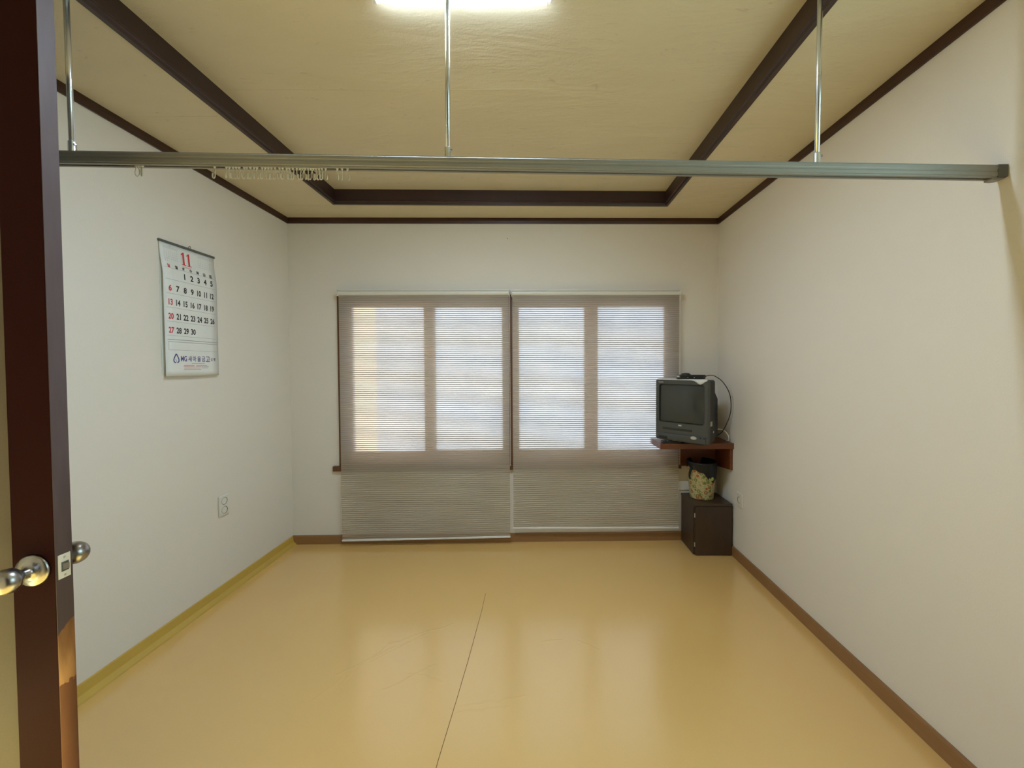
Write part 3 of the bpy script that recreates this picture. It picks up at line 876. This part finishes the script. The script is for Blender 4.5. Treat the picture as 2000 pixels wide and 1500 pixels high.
# ---------------------------------------------------------------- corner shelf
SZ = 0.745
t = thing('wall_shelf', 'reddish brown wooden corner shelf holding the television', 'shelf', (0, 0, SZ))
bm = B()
xr = XR - .001
hexa(bm, [(.817, 2.520, -.038), (xr, 2.520, -.038), (xr, yb(xr), -.038), (.812, yb(.8) - .026, -.038),
          (.817, 2.520, 0), (xr, 2.520, 0), (xr, yb(xr), 0), (.812, yb(.8) - .026, 0)])
obj('shelf_board', bm, 'shelf', t, bevel=.003)
bm = B(); wbox(bm, 1.012, xr - .02, .020, .0005, -.205, -.0385)
obj('back_support', bm, 'shelf', t, bevel=.002)
bm = B(); hexa(bm, [(xr - .020, 2.535, -.180), (xr, 2.535, -.180), (xr, yb(xr) - .001, -.205), (xr - .02, yb(xr) - .001, -.205),
                    (xr - .020, 2.535, -.0385), (xr, 2.535, -.0385), (xr, yb(xr) - .001, -.0385), (xr - .02, yb(xr) - .001, -.0385)])
obj('side_support', bm, 'shelf', t, bevel=.002)

# ---------------------------------------------------------------- television (turned 45 degrees into the room)
TVW, TVH = .349, .402
t = t0 = thing('television', 'old charcoal tube television on the corner shelf', 'television', (.9356, 2.4834, SZ), -R(45))
# local: x to the viewer's right along the front, y into the set, z up; front face at y=0
z0 = .020
hw = TVW / 2
def ring(y, hx, za, zb, rad=.012, n=4, dx=0):
    pts = []
    for cx_, cz_, a0 in ((hx - rad, zb - rad, 0), (-hx + rad, zb - rad, 90), (-hx + rad, za + rad, 180), (hx - rad, za + rad, 270)):
        for k in range(n + 1):
            a = R(a0 + 90 * k / n)
            pts.append((dx + cx_ + rad * math.cos(a), y, cz_ + rad * math.sin(a)))
    return pts
def loft(bm, rings, cap0=True, cap1=True):
    vs = [[bm.verts.new(p) for p in r] for r in rings]
    for a, b in zip(vs, vs[1:]):
        for i in range(len(a)):
            j = (i + 1) % len(a); bm.faces.new((a[i], a[j], b[j], b[i]))
    if cap0: bm.faces.new(vs[0])
    if cap1: bm.faces.new(vs[-1][::-1])
    return vs
zt = TVH + z0
# cabinet with a rear that steps in
bm = B()
loft(bm, [ring(.014, hw, z0, zt), ring(.110, hw - .002, z0 + .004, zt - .002), ring(.118, hw - .012, z0 + .006, zt - .02),
          ring(.150, .125, z0 + .006, zt - .045, dx=.020), ring(.235, .100, z0 + .02, zt - .12, dx=.045), ring(.250, .090, z0 + .03, zt - .14, dx=.045)])
obj('cabinet_shell', bm, 'tvdark', t, smooth=False)
bm = B(); box(bm, -.10, .12, .07, .20, 0, z0 + .012); obj('foot', bm, 'tvdark', t, bevel=.004)
# front bezel with screen opening
so = ring(-.002, 1, 0, 1)
def bez(y, hx, za, zb, r): return ring(y, hx, za, zb, r)
sx0, sza, szb = hw - .024, z0 + .118, zt - .030
bm = B()
loft(bm, [bez(.030, hw + .001, z0 - .001, zt + .001, .014), bez(.006, hw + .001, z0 - .001, zt + .001, .014), bez(0, hw - .004, z0 + .004, zt - .004, .012),
          bez(0, sx0, sza, szb, .016), bez(.012, sx0 - .006, sza + .006, szb - .006, .016)], False, False)
obj('front_bezel', bm, 'tv', t, bevel=0)
# bulging screen
bm = B()
n = 14
g = []
hx_, hz_ = sx0 - .005, (szb - sza) / 2 - .005
for i in range(n + 1):
    row = []
    for k in range(n + 1):
        a, b = -1 + 2 * k / n, -1 + 2 * i / n
        y = .013 - .012 * (1 - a * a * .75) * (1 - b * b * .75)
        row.append(bm.verts.new((a * hx_, y, (sza + szb) / 2 + b * hz_)))
    g.append(row)
for a, b in zip(g, g[1:]):
    for k in range(n): bm.faces.new((a[k], a[k + 1], b[k + 1], b[k]))
obj('screen', bm, 'screen', t, smooth=True)
# dark line round the screen
bm = B(); loft(bm, [bez(-.0008, sx0 + .001, sza - .001, szb + .001, .016), bez(-.0012, sx0 - .003, sza + .003, szb - .003, .014), bez(.010, sx0 - .006, sza + .006, szb - .006, .014)], False, False)
obj('screen_surround', bm, 'tvdark', t)
# curved lower lip, cassette slot, controls
bm = B(); prism(bm, [(0.004, z0 + .050), (-.010, z0 + .044), (-.014, z0 + .018), (-.008, z0 + .002), (.004, z0)], -hw + .012, hw - .012, lambda u, v, w: (w, u, v))
obj('lower_lip', bm, 'tv', t, smooth=False, bevel=.003)
bm = B(); box(bm, -hw + .05, hw - .10, -.0015, .004, z0 + .070, z0 + .084); sl = obj('cassette_slot', bm, 'tvdark', t, bevel=.002)
bm = B(); box(bm, -hw + .03, -hw + .09, -.0155, -.008, z0 + .012, z0 + .028); obj('front_flap', bm, 'tvdark', t, bevel=.003)
bm = B(); lathe(bm, [(0, 0), (.019, 0), (.019, .003), (.016, .0045), (0, .0045)], 24, mat=Matrix.Translation((hw - .085, -.012, z0 + .036)) @ Matrix.Rotation(R(90), 4, 'X') @ Matrix.Diagonal((1, .55, 1, 1)))
obj('control_button', bm, 'badge', t)
for dx in (-.045, -.020):
    bm = B(); lathe(bm, [(0, 0), (.006, 0), (.005, .003), (0, .003)], 14, mat=Matrix.Translation((hw + dx, -.010, z0 + .040)) @ Matrix.Rotation(R(90), 4, 'X')); obj('control_button', bm, 'tvdark', t)
bm = B(); box(bm, -.016, .006, -.002, .001, sza - .018, sza - .009); obj('maker_badge', bm, 'badge', t, bevel=.001)
bm = B(); box(bm, -hw + .02, -hw + .055, -.001, .001, szb + .010, szb + .014); obj('name_print', bm, 'badge', t)
bm = B(); box(bm, hw - .0008, hw + .0008, .034, .064, z0 + .112, z0 + .142); obj('side_sticker', bm, 'sticker', t)
bm = B(); lathe(bm, [(0, 0), (.007, 0), (.006, .0015), (0, .0015)], 16, mat=Matrix.Translation((hw, .086, z0 + .072)) @ Matrix.Rotation(R(90), 4, 'Y')); obj('jack', bm, 'badge', t)
for i in range(9):     # ventilation fins on the rear step
    bm = B(); zz = zt - .130 - i * .020
    prism(bm, [(.150, .1435), (.215, .1435), (.215, .149), (.150, .149)], zz, zz + .006, lambda u, v, w: (v, u, w))
    obj('vent_fin', bm, 'tvdark', t)

# cloth on top, set-top box, its cable
TM = Matrix.Translation((.9356, 2.4834, SZ)) @ Matrix.Rotation(-R(45), 4, 'Z')
topz = SZ + zt + .001
def tvp(x, y, z): return TM @ Vector((x, y, z))
bm = B()
cl = []
n = 24
for i in range(n + 1):
    u = i / n
    x = -hw + .015 + u * (TVW - .02)
    drop = .006 + .026 * math.exp(-((u - .87) / .085) ** 2)
    row = []
    for y, dz in ((.085, 0), (.05, 0), (.004, 0), (-.0025, -.002), (-.0035, -drop)):
        row.append(bm.verts.new(tvp(x, y, zt + .003 + dz)))
    cl.append(row)
for a, b in zip(cl, cl[1:]):
    for k in range(4): bm.faces.new((a[k], a[k + 1], b[k + 1], b[k]))
o = obj('cover_cloth', bm, 'cloth', smooth=True)
md = o.modifiers.new('thick', 'SOLIDIFY'); md.thickness = .0016; md.offset = 1
tag(o, 'white cloth laid on the television, corner hanging over its front', 'cloth')

t = thing('set_top_box', 'small black set-top box on top of the television', 'set-top box', tuple(tvp(.045, .045, zt + .006)), -R(20))
bm = B()
loft(bm, [[(x, y, z) for x, y, z in ring_] for ring_ in ([(px_, py_, zz) for (px_, py_) in
      [(.088 * math.copysign(abs(math.cos(a)) ** .35, math.cos(a)), .036 * math.copysign(abs(math.sin(a)) ** .5, math.sin(a))) for a in [2 * math.pi * k / 32 for k in range(32)]]]
      for zz in (0, .026))])
obj('case', bm, 'black', t, bevel=.004)
bm = B(); lathe(bm, [(.032, .020), (.030, .029), (.020, .036), (0, .038)], 24, mat=Matrix.Translation((-.030, 0, 0)) @ Matrix.Diagonal((1, .8, 1, 1))); obj('cable_coil', bm, 'rubber', t, smooth=True)
bm = B(); box(bm, -.084, -.060, -.0335, -.030, .010, .021); obj('label_sticker', bm, 'sticker', t)
for dx in (-.018, .020):
    bm = B(); lathe(bm, [(0, 0), (.004, 0), (.003, .002), (0, .002)], 12, mat=Matrix.Translation((dx, -.0345, .009)) @ Matrix.Rotation(R(90), 4, 'X')); obj('front_button', bm, 'badge', t)
bm = B()
cp = spline([(1.068, 2.425, 1.190), (1.11, 2.45, 1.196), (1.160, 2.49, 1.188), (1.215, 2.50, 1.150), (1.262, 2.51, 1.080), (1.280, 2.52, 1.000), (1.278, 2.53, .930), (1.262, 2.55, .860), (1.25, 2.58, .81), (1.24, 2.62, .78), (1.22, 2.66, .752)], 6)
tube(bm, cp, .0028, 8)
tag(obj('antenna_cable', bm, 'rubber', smooth=True), 'black cable arching from the set-top box down behind the television', 'cable')
bm = B()
TI = TM.inverted()
tube(bm, [TI @ p for p in spline([(1.20, 2.60, .82), (1.245, 2.60, .825), (1.268, 2.575, .815), (1.284, 2.56, .785), (1.286, 2.56, .76), (1.280, 2.58, .7495)], 6)], .0032, 8)
obj('power_cord', bm, 'white', t0, smooth=True)

t = thing('remote_control', 'black remote control lying on the shelf in front of the television', 'remote', (.895, 2.548, SZ), R(4))
bm = B(); box(bm, -.062, .062, -.019, .019, 0, .014); obj('case', bm, 'black', t, bevel=.004)
for i in range(5):
    bm = B()
    for j in range(2): lathe(bm, [(.0036, .013), (.0033, .0155), (0, .0158)], 10, mat=Matrix.Translation((-.042 + i * .019, -.007 + j * .014, 0)))
    obj('button', bm, 'badge' if i % 2 else 'capgrey', t)

# ---------------------------------------------------------------- low dark cabinet
CXL, CXR, CYF, CH = 1.040, XR - .0135, 2.512, .345
cyb = yb(1.05) - .0125
t = thing('low_cabinet', 'small dark walnut cabinet in the corner under the shelf', 'cabinet', (0, 0, 0))
bm = B(); box(bm, CXL, CXR, CYF + .018, cyb, .003, CH - .016); obj('body', bm, 'cab', t, bevel=.0015)
bm = B(); box(bm, CXL - .003, CXR, CYF - .001, cyb, CH - .0155, CH); obj('top_panel', bm, 'cab', t, bevel=.0015)
bm = B(); box(bm, CXL + .007, CXR - .002, CYF, CYF + .0165, .006, CH - .0185); d = obj('door', bm, 'cab', t, bevel=.001)
for zz in (.075, .270):
    bm = B(); tube(bm, [(CXL + .0035, CYF + .003, zz - .014), (CXL + .0035, CYF + .003, zz + .014)], .0035, 10); obj('hinge', bm, 'badge', d)

# ---------------------------------------------------------------- waste bin
BX, BY, BR0, BR1, BH = 1.146, 2.652, .077, .096, .248
t = thing('waste_bin', 'cream floral waste bin with a black bag on the dark cabinet', 'bin', (BX, BY, CH))
bm = B(); lathe(bm, [(0, .004), (BR0 - .004, .004), (BR0 - .002, 0), (BR0, .004), (BR1, BH), (BR1 + .003, BH + .002), (BR1 - .001, BH + .002), (BR0 - .003, .008), (0, .008)], 48)
obj('pot', bm, 'floral', t, smooth=True)
bm = B()
n = 64
R0 = []
for lvl in range(9):
    row = []
    for i in range(n):
        a = 2 * math.pi * i / n
        # the liner hangs longest towards the viewer's right, short at the left
        dd = math.cos(a - R(-55))
        hang = .045 + .082 * max(0, dd) ** 2.2 + .006 * math.sin(5 * a + 1) + .004 * math.sin(11 * a)
        f = lvl / 6
        if lvl <= 6:
            z = BH + .006 - hang * (1 - f)
            rr = BR0 + (BR1 - BR0) * z / BH + .0045 + .0022 * math.sin(9 * a + f * 4) + .0015 * math.sin(17 * a + f * 2)
        elif lvl == 7: z = BH + .009; rr = BR1 - .002
        else: z = BH - .05; rr = BR1 - .012
        row.append(bm.verts.new((rr * math.cos(a), rr * math.sin(a), z)))
    R0.append(row)
for a, b in zip(R0, R0[1:]):
    for i in range(n):
        j = (i + 1) % n; bm.faces.new((a[i], a[j], b[j], b[i]))
bm.faces.new(R0[-1])
bg_ = obj('bin_liner', bm, 'bag', t, smooth=True)
bm = B()
pts = spline([(-.088, -.045, .215), (-.100, -.050, .190), (-.104, -.050, .160), (-.098, -.050, .140)], 5)
tube(bm, pts, [.010 - .0004 * i for i in range(len(pts))], 8); obj('liner_tail', bm, 'bag', t, smooth=True)
a = R(-72)
mt = Matrix.Translation((.0925 * math.cos(a), .0925 * math.sin(a), .150)) @ Matrix.Rotation(a, 4, 'Z') @ Matrix.Rotation(R(90), 4, 'Y')
bm = B(); lathe(bm, [(0, 0), (.019, -.001), (.018, .0015), (0, .003)], 20, mat=mt @ Matrix.Diagonal((.75, 1, 1, 1))); obj('leaf_sticker', bm, 'leaf', t)
